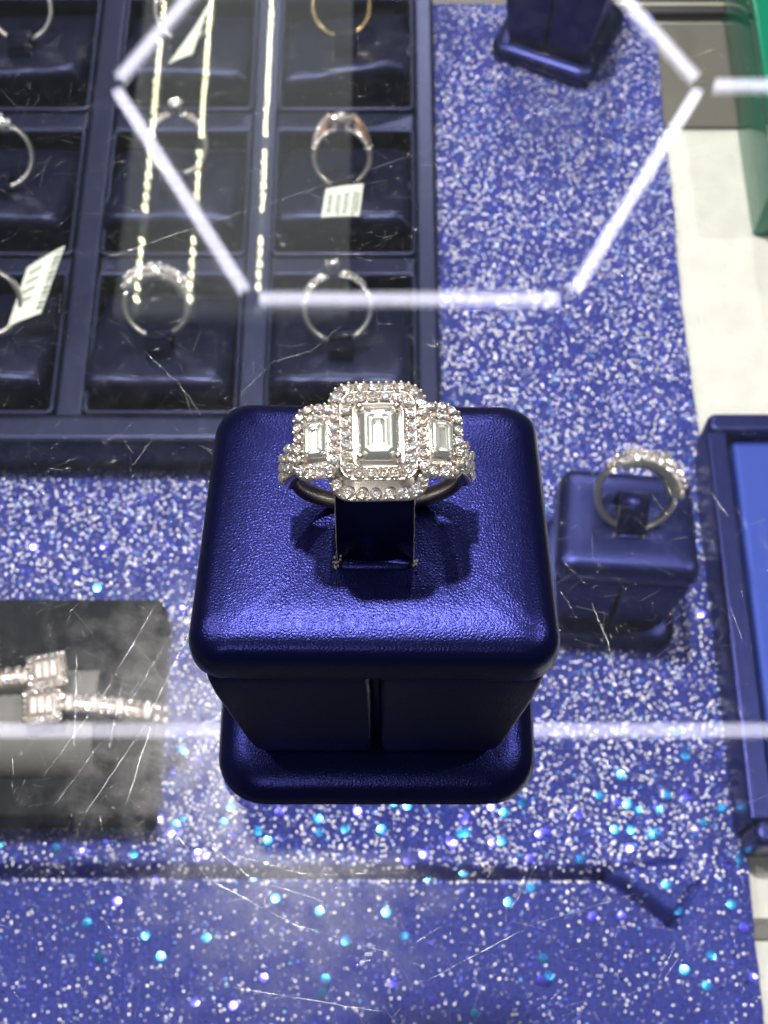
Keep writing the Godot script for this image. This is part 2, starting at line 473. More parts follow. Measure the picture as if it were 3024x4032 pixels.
func make_main_ring() -> void:
	var t := thing("diamond_ring", "three-stone diamond ring with step-cut stones and halos on the counter-top stand", "ring", Vector3(-0.8, 53.4, -2.9))
	t.rotation = Vector3(deg_to_rad(5.0), deg_to_rad(1.5), deg_to_rad(-1.0))
	part("shank", shank_mesh(8.6, 24.0, 2.0, 1.5, 3.4), M["white_gold"], t)
	var beads := new_st()
	# gallery under the head
	part("gallery", loft([[7.4, 3.0, 2.2, 1.2], [8.4, 5.4, 3.4, 1.6], [9.2, 7.4, 3.9, 1.8]], null, 4), M["white_gold"], t)
	# lower tier: octagonal collar of stones
	var low := part("lower_halo", plate(5.25, 6.7, 2.4, 8.6, 9.55), M["white_gold"], t)
	for q in round_path(4.62, 6.05, 2.2, 27, 0.3): gem(low, Vector3(q.x, 9.8, q.y), 0.68, Vector3(q.x * 0.06, 1, q.y * 0.05))
	for q in round_path(4.7, 6.15, 2.2, 54, 0.85): ball_into(beads, Vector3(q.x * 1.09, 9.85, q.y * 1.07), 0.21)
	# top tier: halo round the big stone
	var top := part("top_halo", plate(3.95, 4.95, 1.5, 9.9, 11.0), M["white_gold"], t)
	for q in round_path(3.35, 4.35, 1.3, 22, 0.5): gem(top, Vector3(q.x, 11.25, q.y), 0.60, Vector3(q.x * 0.05, 1, q.y * 0.04))
	for q in round_path(3.4, 4.4, 1.3, 22, 0.0):
		ball_into(beads, Vector3(q.x * 1.12, 11.3, q.y * 1.09), 0.2)
		ball_into(beads, Vector3(q.x * 0.86, 11.35, q.y * 0.89), 0.2)
	var rail := new_st()
	for rr_ in [[3.9, 4.9, 1.5, 11.0], [2.6, 3.55, 0.9, 11.05]]:
		var pp := PackedVector3Array()
		for q in rr(rr_[0], rr_[1], rr_[2], 5): pp.append(Vector3(q.x, rr_[3], q.y))
		tube_into(rail, pp, 0.14, true, 6)
	part("milgrain_rail", done(rail), M["white_gold"], top)
	part("centre_stone", step_cut(2.1, 3.0), M["pale_diamond"], t, Vector3(0, 11.5, 0), "large pale greenish step-cut centre stone")
	for c in [[1, 1], [1, -1], [-1, 1], [-1, -1]]:
		var st := new_st()
		tube_into(st, PackedVector3Array([Vector3(c[0] * 2.0, 10.4, c[1] * 2.9), Vector3(c[0] * 2.1, 11.7, c[1] * 3.0), Vector3(c[0] * 1.95, 12.15, c[1] * 2.8)]), 0.26, false, 7, Vector3.RIGHT)
		ball_into(st, Vector3(c[0] * 1.93, 12.2, c[1] * 2.78), 0.42, 9, 6)
		part("prong", done(st), M["white_gold"], t)
	# side stones, each in its own halo, leaning outwards round the finger
	for s in [-1.0, 1.0]:
		var sd := Node3D.new()
		sd.name = "side_setting"
		t.add_child(sd, true)
		sd.position = Vector3(s * 6.15, 9.2, 0.25) * U
		sd.rotation.z = s * -0.30
		part("halo_plate", plate(2.55, 4.25, 1.6, 0.0, 0.95), M["white_gold"], sd)
		for q in round_path(2.05, 3.72, 1.5, 17, 0.2): gem(sd, Vector3(q.x, 1.2, q.y), 0.56, Vector3(q.x * 0.08, 1, q.y * 0.05))
		for q in round_path(2.05, 3.72, 1.5, 17, 0.7):
			ball_into(beads, Vector3(s * 6.15, 9.2, 0.25) + Basis(Vector3.BACK, s * -0.30) * Vector3(q.x * 1.2, 1.2, q.y * 1.1), 0.19)
			ball_into(beads, Vector3(s * 6.15, 9.2, 0.25) + Basis(Vector3.BACK, s * -0.30) * Vector3(q.x * 0.72, 1.3, q.y * 0.84), 0.18)
		for z in [-2.72, 2.72]:
			for x in [-0.75, 0.0, 0.75]: gem(sd, Vector3(x, 1.15, z), 0.4)
		part("side_stone", step_cut(1.3, 2.05), M["pale_diamond"], sd, Vector3(0, 1.45, 0), "smaller step-cut side stone")
		var st := new_st()
		for c in [[1, 1], [1, -1], [-1, 1], [-1, -1]]: ball_into(st, Vector3(c[0] * 1.18, 1.9, c[1] * 1.9), 0.26, 8, 5)
		part("claw", done(st), M["white_gold"], sd)
		# shoulder with two rows of stones
		var pp := PackedVector3Array()
		for i in 9:
			var a := deg_to_rad(44.0 + i * 5.2)
			pp.append(Vector3(s * sin(a) * 10.0, cos(a) * 10.0, 0))
		var sh := new_st()
		tube_into(sh, pp, 1.9, false, 8, Vector3.BACK, 1.0)
		var shoulder := part("shoulder", shoulder_mesh(s), M["white_gold"], t)
		for i in 5:
			var a := deg_to_rad(50.0 + i * 8.0)
			var o := Vector3(s * sin(a), cos(a), 0)
			for z in [-1.15, 0.0, 1.15]: gem(shoulder, o * 10.75 + Vector3(0, 0, z + (0.3 if i % 2 else -0.3)), 0.56, o)
			for z in [-1.6, -0.6, 0.6, 1.6]: ball_into(beads, Vector3(s * sin(a + 0.07), cos(a + 0.07), 0) * 10.75 + Vector3(0, 0, z), 0.13)
	var bm := part("bead_setting", done(beads), M["white_gold"], t)
	bm.set_meta("kind", "stuff")

func shoulder_mesh(s: float) -> ArrayMesh:
	var st := new_st()
	var rows := []
	for i in 13:
		var a := deg_to_rad(38.0 + i * 4.3)
		var f := i / 12.0
		var o := Vector3(s * sin(a), cos(a), 0)
		var w := lerpf(2.3, 1.6, f)
		rows.append([o * 9.2 + Vector3(0, 0, -w), o * 10.3 + Vector3(0, 0, -w), o * 10.5 + Vector3(0, 0, -w * 0.85), o * 10.5 + Vector3(0, 0, w * 0.85), o * 10.3 + Vector3(0, 0, w), o * 9.2 + Vector3(0, 0, w)])
	for i in 12:
		for k in 6:
			if s > 0: quad(st, rows[i][k], rows[i][(k + 1) % 6], rows[i + 1][(k + 1) % 6], rows[i + 1][k])
			else: quad(st, rows[i + 1][k], rows[i + 1][(k + 1) % 6], rows[i][(k + 1) % 6], rows[i][k])
	return done(st)

# ---------------------------------------------------------------- the other rings; local ring plane XY, top of ring +y, origin at ring centre
func make_ring(label: String, at: Vector3, lean: float, roll: float, yaw: float, metal: String, style: String, R := 9.0, group := "rings in the tray") -> Node3D:
	var t := thing("ring", label, "ring", at, group)
	t.basis = Basis(Vector3.UP, yaw) * Basis(Vector3.RIGHT, -lean) * Basis(Vector3.BACK, roll)
	var m: Material = M[metal]
	part("shank", shank_mesh(R, 0.0 if style == "plain" else 14.0, 2.4, 1.9, 3.8 if style in ["halo", "cluster", "dome"] else 2.0), m, t)
	var o := func(a: float, r: float, z := 0.0) -> Vector3: return Vector3(sin(a) * r, cos(a) * r, z)
	var st := new_st()
	match style:
		"solitaire":
			for c in [[1, 1], [1, -1], [-1, 1], [-1, -1]]:
				tube_into(st, PackedVector3Array([Vector3(c[0] * 0.6, R + 0.8, c[1] * 0.6), Vector3(c[0] * 1.7, R + 4.0, c[1] * 1.7), Vector3(c[0] * 1.6, R + 5.2, c[1] * 1.6)]), 0.35, false, 6, Vector3.RIGHT)
				ball_into(st, Vector3(c[0] * 1.6, R + 5.2, c[1] * 1.6), 0.45)
			gem(t, Vector3(0, R + 4.4, 0), 2.9)
			for s in [-1, 1]:
				for i in 7:
					for z in [-0.6, 0.6]: gem(t, o.call(s * (0.30 + i * 0.105), R + 2.1, z), 0.8, o.call(s * (0.30 + i * 0.105), 1.0))
		"halo":
			part("halo_plate", loft([[R + 0.6, 1.6, 1.6, 1.4], [R + 3.4, 4.3, 4.3, 3.6], [R + 4.2, 4.9, 4.9, 4.0]], null, 5), m, t)
			gem(t, Vector3(0, R + 5.2, 0), 2.6)
			for q in round_path(4.0, 4.0, 3.4, 17): gem(t, Vector3(q.x, R + 4.8, q.y), 0.85)
			for s in [-1, 1]:
				# arms that rise from the shank to the head, paved on the front
				var gp := PackedVector3Array()
				var arm := new_st()
				for i in 9: gp.append(o.call(s * 1.25, R + 0.9).lerp(Vector3(s * 3.4, R + 4.6, 0), i / 8.0) + o.call(s * 0.9, sin(i / 8.0 * PI) * 1.2))
				tube_into(arm, gp, 1.35, false, 8, Vector3.BACK)
				part("arm", done(arm), M["rose_gold"], t)
				for i in 9:
					gem(t, gp[i] + Vector3(s * 0.5, 0.3, 1.35), 0.72, Vector3(s * 0.3, 0.2, 1))
					gem(t, gp[i] + o.call(s * 0.9, 1.35), 0.7, o.call(s * 0.9, 1.0))
		"cluster":
			for i in 11:
				var a := (i - 5) * 0.20
				var lift := 2.6 - absf(i - 5) * 0.22
				gem(t, o.call(a, R + lift + 1.4, 0.0), 1.5, o.call(a, 1.0))
				for z in [-2.0, 2.0]: gem(t, o.call(a + 0.08, R + lift + 0.8, z), 1.15, o.call(a + 0.08, 1.0, z * 0.25))
				for z in [-1.0, 1.0]: ball_into(st, o.call(a + 0.1, R + lift + 0.7, z), 0.4)
			var cp := PackedVector3Array()
			for i in 21: cp.append(o.call((i - 10) * 0.115, R + 1.2))
			tube_into(st, cp, 2.2, false, 8, Vector3.BACK)
		"dome":
			for i in 9:
				for z in [-2.4, -0.8, 0.8, 2.4]:
					var a := 0.12 + (i - 4) * 0.2
					gem(t, o.call(a, R + 3.0 - absf(z) * 0.25, z), 1.0, o.call(a, 1.0, z * 0.2))
			gem(t, o.call(0.12, R + 4.2), 2.0, o.call(0.12, 1.0))
			for k in 8: gem(t, o.call(0.12, R + 3.6) + Vector3(cos(k * PI / 4) * 2.7, 0, sin(k * PI / 4) * 2.7), 0.7)
			var cp := PackedVector3Array()
			for i in 21: cp.append(o.call(0.12 + (i - 10) * 0.1, R + 0.7))
			tube_into(st, cp, 2.4, false, 8, Vector3.BACK)
		"plain":
			pass
	if style != "plain":       # stones along the front of the shoulders
		for s in [-1, 1]:
			for i in 7:
				var a: float = s * (0.22 + i * 0.17)
				gem(t, o.call(a, R + 1.0, 1.75 - i * 0.05), 0.78, Vector3(sin(a) * 0.35, cos(a) * 0.35, 1))
				if style in ["cluster", "dome"]:
					gem(t, o.call(a * 0.9, R + 2.6, 2.2 - i * 0.08), 0.95, Vector3(sin(a) * 0.5, cos(a) * 0.5, 1))
					if i < 5: gem(t, o.call(a, R + 4.0, 1.4), 0.9, Vector3(sin(a), cos(a), 0.8))
	if style != "plain" and style != "halo": part("setting", done(st), m, t)
	return t

func price_tag(parent: Node3D, corners: Array, lines: Array) -> void:   # corners in the parent's axes: top left, top right, bottom right, bottom left, in mm
	var st := new_st()
	var a: Vector3 = corners[0]
	var b: Vector3 = corners[1]
	var c: Vector3 = corners[2]
	var d: Vector3 = corners[3]
	var nn := (b - a).cross(d - a).normalized()
	var n := 6
	var P := func(u: float, v: float, h: float) -> Vector3:
		return a.lerp(b, u).lerp(d.lerp(c, u), v) - nn * (h + sin(u * 2.6 + v) * 0.5)
	for i in n:
		for j in n:
			for h in [0.0, 0.25]:
				var q := [P.call(float(i) / n, float(j) / n, h), P.call(float(i + 1) / n, float(j) / n, h), P.call(float(i + 1) / n, float(j + 1) / n, h), P.call(float(i) / n, float(j + 1) / n, h)]
				if h > 0.1: quad(st, q[0], q[3], q[2], q[1])
				else: quad(st, q[0], q[1], q[2], q[3])
	var card := part("price_tag", done(st), M["tag"], parent, Vector3.ZERO, "small white printed price tag")
	var pr := new_st()
	for l in lines:
		for h in [0.32, -0.06]: quad(pr, P.call(l[0], l[1], h), P.call(l[0], l[3], h), P.call(l[2], l[3], h), P.call(l[2], l[1], h))
	part("print", done(pr), M["tag_print"], card)

# ---------------------------------------------------------------- wedge pad of a tray cell
func wedge_pad(seed_: int, skew: float) -> ArrayMesh:   # origin at the lip's middle; y up, z to the front
	var ns := FastNoiseLite.new()
	ns.seed = seed_
	ns.frequency = 0.03
	var prof := [[-46.0, -24.0], [-46.0, -19.5], [-44.5, -18.2], [-36.0, -14.0], [-24.0, -8.4], [-14.0, -4.0], [-8.0, -1.7], [-4.5, -0.5], [-2.4, 0.0], [-1.0, -0.5], [-0.1, -1.8], [0.0, -4.0], [-0.6, -12.0], [-1.2, -24.0]]
	var st := new_st()
	var nx := 18
	var rows := []
	for i in nx + 1:
		var u := -1.0 + 2.0 * i / nx
		var edge := pow(absf(u), 8.0)
		var row := []
		for k in prof.size():
			var z: float = prof[k][0]
			var y: float = prof[k][1] - edge * 1.6 + (ns.get_noise_2d(u * 22.0, z) * 1.6 if k > 2 and k < 11 else 0.0)
			row.append(Vector3(u * 21.8, y, z + skew * u + ns.get_noise_2d(u * 30.0, 70.0) * 0.9 * (1.0 if k > 5 else 0.0)))
		rows.append(row)
	for i in nx:
		for k in prof.size() - 1:
			quad(st, rows[i][k], rows[i][k + 1], rows[i + 1][k + 1], rows[i + 1][k])
	for e in [0, nx]:
		for k in range(1, prof.size() - 1):
			if e == 0: tri(st, rows[e][0], rows[e][k + 1], rows[e][k])
			else: tri(st, rows[e][0], rows[e][k], rows[e][k + 1])
	return done(st)

func small_tab() -> ArrayMesh:   # strap through a ring, 8 wide
	var st := new_st()
	var p := [[-4.0, 3.0], [1.0, 2.6], [5.0, 1.0], [7.2, -2.0], [6.6, -5.5], [2.0, -8.5], [-6.0, -10.0]]
	for i in p.size() - 1:
		var a := Vector3(0, p[i][0], p[i][1])
		var b := Vector3(0, p[i + 1][0], p[i + 1][1])
		var n := (b - a).normalized().cross(Vector3.RIGHT) * 0.6
		for s in [-1.0, 1.0]:
			var q := [a + Vector3(-3.8, 0, 0) + n * s, a + Vector3(3.8, 0, 0) + n * s, b + Vector3(3.8, 0, 0) + n * s, b + Vector3(-3.8, 0, 0) + n * s]
			if s < 0: quad(st, q[0], q[1], q[2], q[3])
			else: quad(st, q[3], q[2], q[1], q[0])
		for s in [-3.8, 3.8]:
			quad(st, a + Vector3(s, 0, 0) - n, a + Vector3(s, 0, 0) + n, b + Vector3(s, 0, 0) + n, b + Vector3(s, 0, 0) - n)
	return done(st)

# ---------------------------------------------------------------- lamps
func lamp_tube(parent: Node, a: Vector3, b: Vector3, r: float, m: String, energy: float, c: Color) -> void:
	var st := new_st()
	tube_into(st, PackedVector3Array([a, a.lerp(b, 0.5), b]), r, false, 12)
	part("light_tube", done(st), M[m], parent)
	var l := AreaLight3D.new()
	l.name = "tube_light"
	parent.add_child(l, true)
	l.area_size = Vector2((b - a).length(), 2 * r) * U
	l.area_normalize_energy = true
	l.light_energy = energy
	l.light_color = c
	l.shadow_enabled = true
	l.area_range = 8.0
	var x := (b - a).normalized()
	l.transform = Transform3D(Basis(x, Vector3.UP.cross(x).normalized() * 1.0, Vector3.UP), ((a + b) * 0.5 - Vector3(0, r + 1.0, 0)) * U)

func make_spot(label: String, at: Vector3, to: Vector3, power: float) -> void:
	var sp := thing("main_or_added_spotlight", label, "spotlight", at, "track spotlights over the counter")
	sp.basis = Basis.looking_at((to - at).normalized(), Vector3.FORWARD)
	var can := new_st()
	tube_into(can, PackedVector3Array([Vector3(0, 0, 4), Vector3(0, 0, 120), Vector3(0, 0, 130)]), [38.0, 38.0, 30.0], false, 24)
	part("housing", done(can), M["housing"], sp)
	var lens := new_st()
	tube_into(lens, PackedVector3Array([Vector3(0, 0, 0), Vector3(0, 0, 3)]), 30.0, false, 24)
	part("lamp_lens", done(lens), M["lens_glow"], sp)
	var sl := SpotLight3D.new()
	sl.name = "spot_light"
	sp.add_child(sl)
	sl.position = Vector3(0, 0, -0.012)
	sl.spot_angle = 32.0
	sl.spot_angle_attenuation = 0.6
	sl.spot_range = 8.0
	sl.spot_attenuation = 2.0
	sl.light_size = 0.03
	sl.light_energy = power
	sl.light_color = Color(1.0, 0.98, 0.96)
	sl.shadow_enabled = true

func _ready() -> void:
	rng.seed = 77
	# ---- camera
	var cam := Camera3D.new()
	cam.name = "camera"
	add_child(cam)
	cam.position = Vector3(0, 187, 64) * U
	cam.rotation_degrees = Vector3(-65, 0, 0)
	cam.near = 0.01
	cam.far = 20.0
	var at := CameraAttributesPhysical.new()
	at.frustum_focal_length = 30.0
	at.exposure_aperture = 30.0 / 0.75
	at.frustum_focus_distance = 0.150
	cam.attributes = at
	cam.fov = rad_to_deg(2.0 * atan(1106.0 / 2900.0))
	# ---- surroundings: an unlit room beyond the lamps
	var we := WorldEnvironment.new()
	we.name = "environment"
	var env := Environment.new()
	env.background_mode = Environment.BG_COLOR
	env.background_color = lin(0.10, 0.104, 0.11)
	env.tonemap_mode = Environment.TONE_MAPPER_LINEAR
	env.tonemap_exposure = 0.95
	env.sdfgi_enabled = true
	env.ssao_enabled = true
	env.ssil_enabled = true
	we.environment = env
	add_child(we)
	make_materials()
	GEM = brilliant()
	# ---- lamps over the counter, mirrored in the glass; outer spotlights added for sparkle and fill
	var cool := Color(0.93, 0.92, 1.0)
	glow("tube_glow", cool, 5.5)
	glow("long_tube_glow", cool, 3.6)
	glow("lens_glow", Color(1.0, 0.97, 0.92), 60.0)
	glow("panel_glow", Color(0.85, 0.92, 0.88), 0.28)
	glow("led_glow", Color(1.0, 1.0, 0.8), 150.0)
	glow("strip_glow", Color(0.95, 1.0, 0.92), 1.0)
	make_spot("black track spotlight above the counter, behind and left of the ring", Vector3(-118, 1350, -362), Vector3(0, -50, -100), 2.45)
	make_spot("added black spotlight high on the left of the counter, out of view, for sparkle", Vector3(-900, 1350, -450), Vector3(0, -50, -80), 0.8)  # side spotlight added out of view to make stones and metal sparkle
	make_spot("added black spotlight high on the right of the counter, out of view, for sparkle", Vector3(950, 1350, -250), Vector3(0, -50, -80), 0.8)  # partner on the right, likewise added for sparkle
	make_spot("added black spotlight out of view on the front side of the counter, for fill", Vector3(-350, 1350, 950), Vector3(0, -20, -20), 0.28)  # weak front fill, added to lift the tab and the lower band
	make_spot("added black spotlight far behind the counter, out of view, for edge highlights", Vector3(150, 1350, -1950), Vector3(0, -50, -120), 1.5)  # rear spotlight added beyond the mirrored area to brighten the pad lips
	var hex := thing("hexagon_light", "hexagonal ceiling light of white tubes, mirrored in the glass", "ceiling light", Vector3(38, 1500, -1488))
	var hv := []
	for i in 6: hv.append(Vector3(cos(i * PI / 3), 0, -sin(i * PI / 3)) * 478.0)
	for i in 6:
		var a: Vector3 = hv[i]
		var b: Vector3 = hv[(i + 1) % 6]
		var gapv := (b - a).normalized() * 15.0
		lamp_tube(hex, a + gapv, b - gapv, 9.5, "tube_glow", 0.022, cool)
		part("corner_joint", block(14, 14, -8, 10, 10, 2), M["connector"], hex, a)
	lamp_tube(hex, Vector3(500, 0, 0), Vector3(920, 0, 0), 9.5, "tube_glow", 0.022, cool)
	var lt := thing("linear_light", "long straight ceiling tube light, mirrored as a pale bar across the glass", "ceiling light", Vector3(0, 1500, -412))
	lamp_tube(lt, Vector3(-750, 0, 0), Vector3(750, 0, 0), 9.0, "long_tube_glow", 0.05, cool)
	for s in [-1, 1]: part("end_cap", block(12, 12, -11, 11, 6, 2), M["connector"], lt, Vector3(s * 762, 0, 0))
	var lp := thing("light_panel", "ceiling light panel with rows of white light dots, mirrored over the ring tray", "ceiling light", Vector3(0, 1500, 0))
	part("panel", block(175, 700, 0, 14, 8, 3), M["panel_glow"], lp, Vector3(-228, 0, -1745))
	for s in [[-371.0, 1.0, 0.0], [-292.0, 1.0, 0.0], [-189.0, 1.0, 0.0]]:
		part("led_strip", block(5.0, 690, -2.0, 0.0, 1, 0.5), M["strip_glow"], lp, Vector3(s[0], -0.3, -1740))
		var xf := []
		var i := 0
		var z := -1056.0
		while z > -2400.0:
			i += 1
			z -= 21.0
			if i in [7, 8] or (i > 14 and (i - 14) % 17 < 2): continue
			xf.append(Transform3D(Basis.IDENTITY, Vector3(s[0] + rng.randf_range(-0.6, 0.6), -3.2, z) * U))
		var led := BoxMesh.new()
		led.size = Vector3(3.6, 1.4, 3.6) * U
		scatter("light_dot", led, M["led_glow"], lp, xf)
	var al := AreaLight3D.new()
	al.name = "panel_light"
	lp.add_child(al)
	al.area_size = Vector2(0.35, 1.4)
	al.area_normalize_energy = true
	al.light_energy = 0.06
	al.shadow_enabled = true
	al.transform = Transform3D(Basis(Vector3.RIGHT, Vector3.FORWARD, Vector3.UP), Vector3(-0.228, -0.009, -1.745))
	# ---- the shelf in the case and the counter glass
	var shelf := part("shelf", block(85, 300, -216, -204, 2, 0.5), M["white_board"], self, Vector3(177, 0, -140))
	shelf.set_meta("kind", "structure")
	var fl := part("case_floor", block(300, 320, -224, -216.2, 2, 0.5), M["charcoal"], self, Vector3(0, 0, -140))
	fl.set_meta("kind", "structure")
	var gt := thing("glass_counter_top", "clear scratched glass counter top the ring stand stands on", "glass top", Vector3(0, 0, 0))
	var pane := BoxMesh.new()
	pane.size = Vector3(640, 5, 640) * U
	part("pane", pane, M["glass"], gt, Vector3(0, -2.5, -120))
	var film := PlaneMesh.new()
	film.size = Vector2(0.6, 0.6)
	part("smudge_film", film, M["film"], gt, Vector3(0, 0.03, -120), "grainy film of polish and dust")
	for q in [[-30.0, 8.0, 62.0, 0.5], [-12.0, 32.0, 66.0, -0.2]]:
		var sp := PlaneMesh.new()
		sp.size = Vector2(q[2], q[2]) * U
		var o := part("wiped_smear", sp, M["smear"], gt, Vector3(q[0], 0.05 + q[3] * 0.01, q[1]), "streaky smear of polish on the glass")
		o.rotation.y = q[3]
	make_scratches(gt)
	make_cloth()
	make_boards()
	make_tray()
	make_right_tray()
	make_bracelet()
	make_stand("ring_stand", "navy blue leather ring stand on top of the glass counter", Vector3(-1.0, 0.1, 0.0), 0.0, Vector3.ONE, "leather", "leather", true)
	make_main_ring()
	make_stand("ring_stand", "worn navy ring stand under the glass, right of the big stand", Vector3(68, -200, -91), -0.06, Vector3(0.94, 1.05, 0.94), "leather_mid", "leather_mid", true)
	make_ring("dull silver ring with a domed stone top on the stand under the glass", Vector3(69, -144.5, -96), deg_to_rad(38.0), -0.35, -0.1, "silver", "dome", 9.6, "rings on single stands")
	make_stand("ring_stand", "navy ring stand turned askew at the top edge of the glitter cloth", Vector3(66, -200, -316), deg_to_rad(-24.0), Vector3(0.94, 1.1, 0.94), "leather_mid", "leather_mid", false)

func make_scratches(gt: Node) -> void:
	var hair := new_st()
	for k in 4:
		var a0 := PI * k / 4
		var a1 := PI * (k + 1) / 4
		quad(hair, Vector3(-0.5, sin(a0), -cos(a0)), Vector3(-0.5, sin(a1), -cos(a1)), Vector3(0.5, sin(a1), -cos(a1)), Vector3(0.5, sin(a0), -cos(a0)))
	var hm := done(hair)
	var xf := []
	for i in 7500:
		var ln := 0.4 + pow(rng.randf(), 4.0) * 5.0
		var w := 0.0035 + pow(rng.randf(), 4.0) * 0.011
		var q := Vector3(rng.randf_range(-75, 75), 0.035, rng.randf_range(-120, 52))
		xf.append(Transform3D(Basis(Vector3.UP, rng.randf() * TAU) * Basis.from_scale(Vector3(ln, w, w)), q * U))
	scatter("hairline_scratch", hm, M["scratch"], gt, xf)
	# the long scratches that can be told apart
	var big := [[[61, -117], [30, -103], [-12, -85], [-48, -70]], [[-39, -52], [-33, -46], [-29, -40]], [[-23, -44], [-18, -50], [-12, -52], [-7, -57]],
		[[-48, 18], [-40, 5], [-34, -8]], [[-46, 22], [-37, 8], [-28, -10]], [[-42, 24], [-34, 10], [-27, -8]], [[-30, 24], [-24, 32], [-12, 38], [2, 42]], [[-26, 26], [-18, 32], [-8, 35]], [[-20, 29], [-10, 31.5], [4, 31]],
		[[14, 32], [18, 26]], [[17, 36], [21, 30]], [[22, 29], [28, 20]], [[6, 45], [20, 38], [34, 34]], [[-20, 46], [0, 49]], [[31, -8], [33, -2], [34, 8]], [[28, 8], [36, 10]], [[-45, 0], [-44, 14]], [[-38, 4], [-39, 14]], [[-33, 9], [-36, 22]], [[43, 15], [47, 11]]]
	for b in big:
		var st := new_st()
		var pp := PackedVector3Array()
		var rad := []
		var n: int = 14 * (b.size() - 1)
		for i in n + 1:
			var f := minf(i / 14.0, b.size() - 1.001)
			var k := int(f)
			var u := f - k
			u = u * u * (3 - 2 * u) * 0.4 + u * 0.6
			pp.append(Vector3(lerpf(b[k][0], b[k + 1][0], u) + rng.randfn() * 0.06, 0.04, lerpf(b[k][1], b[k + 1][1], u) + rng.randfn() * 0.06))
			rad.append(rng.randf_range(0.008, 0.03))
		tube_into(st, pp, rad, false, 5)
		part("scratch", done(st), M["scratch"], gt)

func cloth_y(x: float, z: float, ns: FastNoiseLite) -> float:
	var y := -199.6 + ns.get_noise_2d(x, z) * 1.5
	var g := func(a: Vector2, b: Vector2, w: float, d: float) -> float:
		var p := Vector2(x, z)
		var t := clampf((p - a).dot(b - a) / (b - a).length_squared(), 0.0, 1.0)
		var e := p.distance_to(a.lerp(b, t)) / w
		return -d * exp(-e * e)
	if z > -16.0:
		y += g.call(Vector2(-170, -4.6), Vector2(62, -3.4), 1.5, 11.0)
		y += g.call(Vector2(62, -3.4), Vector2(81, 9.4), 1.2, 8.0)
		y += g.call(Vector2(81, 9.4), Vector2(88, -1.0), 0.9, 5.0)
		y += g.call(Vector2(62, -4.0), Vector2(84, -7.0), 0.8, 3.5)
		# the folded flap stands proud of the groove round it
		var q := Vector2(x, z)
		if Geometry2D.is_point_in_polygon(q, PackedVector2Array([Vector2(63, -3), Vector2(84, -6), Vector2(88, -1), Vector2(81, 8.6)])): y += 1.6
	y += g.call(Vector2(88, -1), Vector2(90, -52), 0.9, 1.0)
	if z > -2.0: y -= (z + 2.0) * 0.30 * smoothstep(96.0, 76.0, x)
	return y

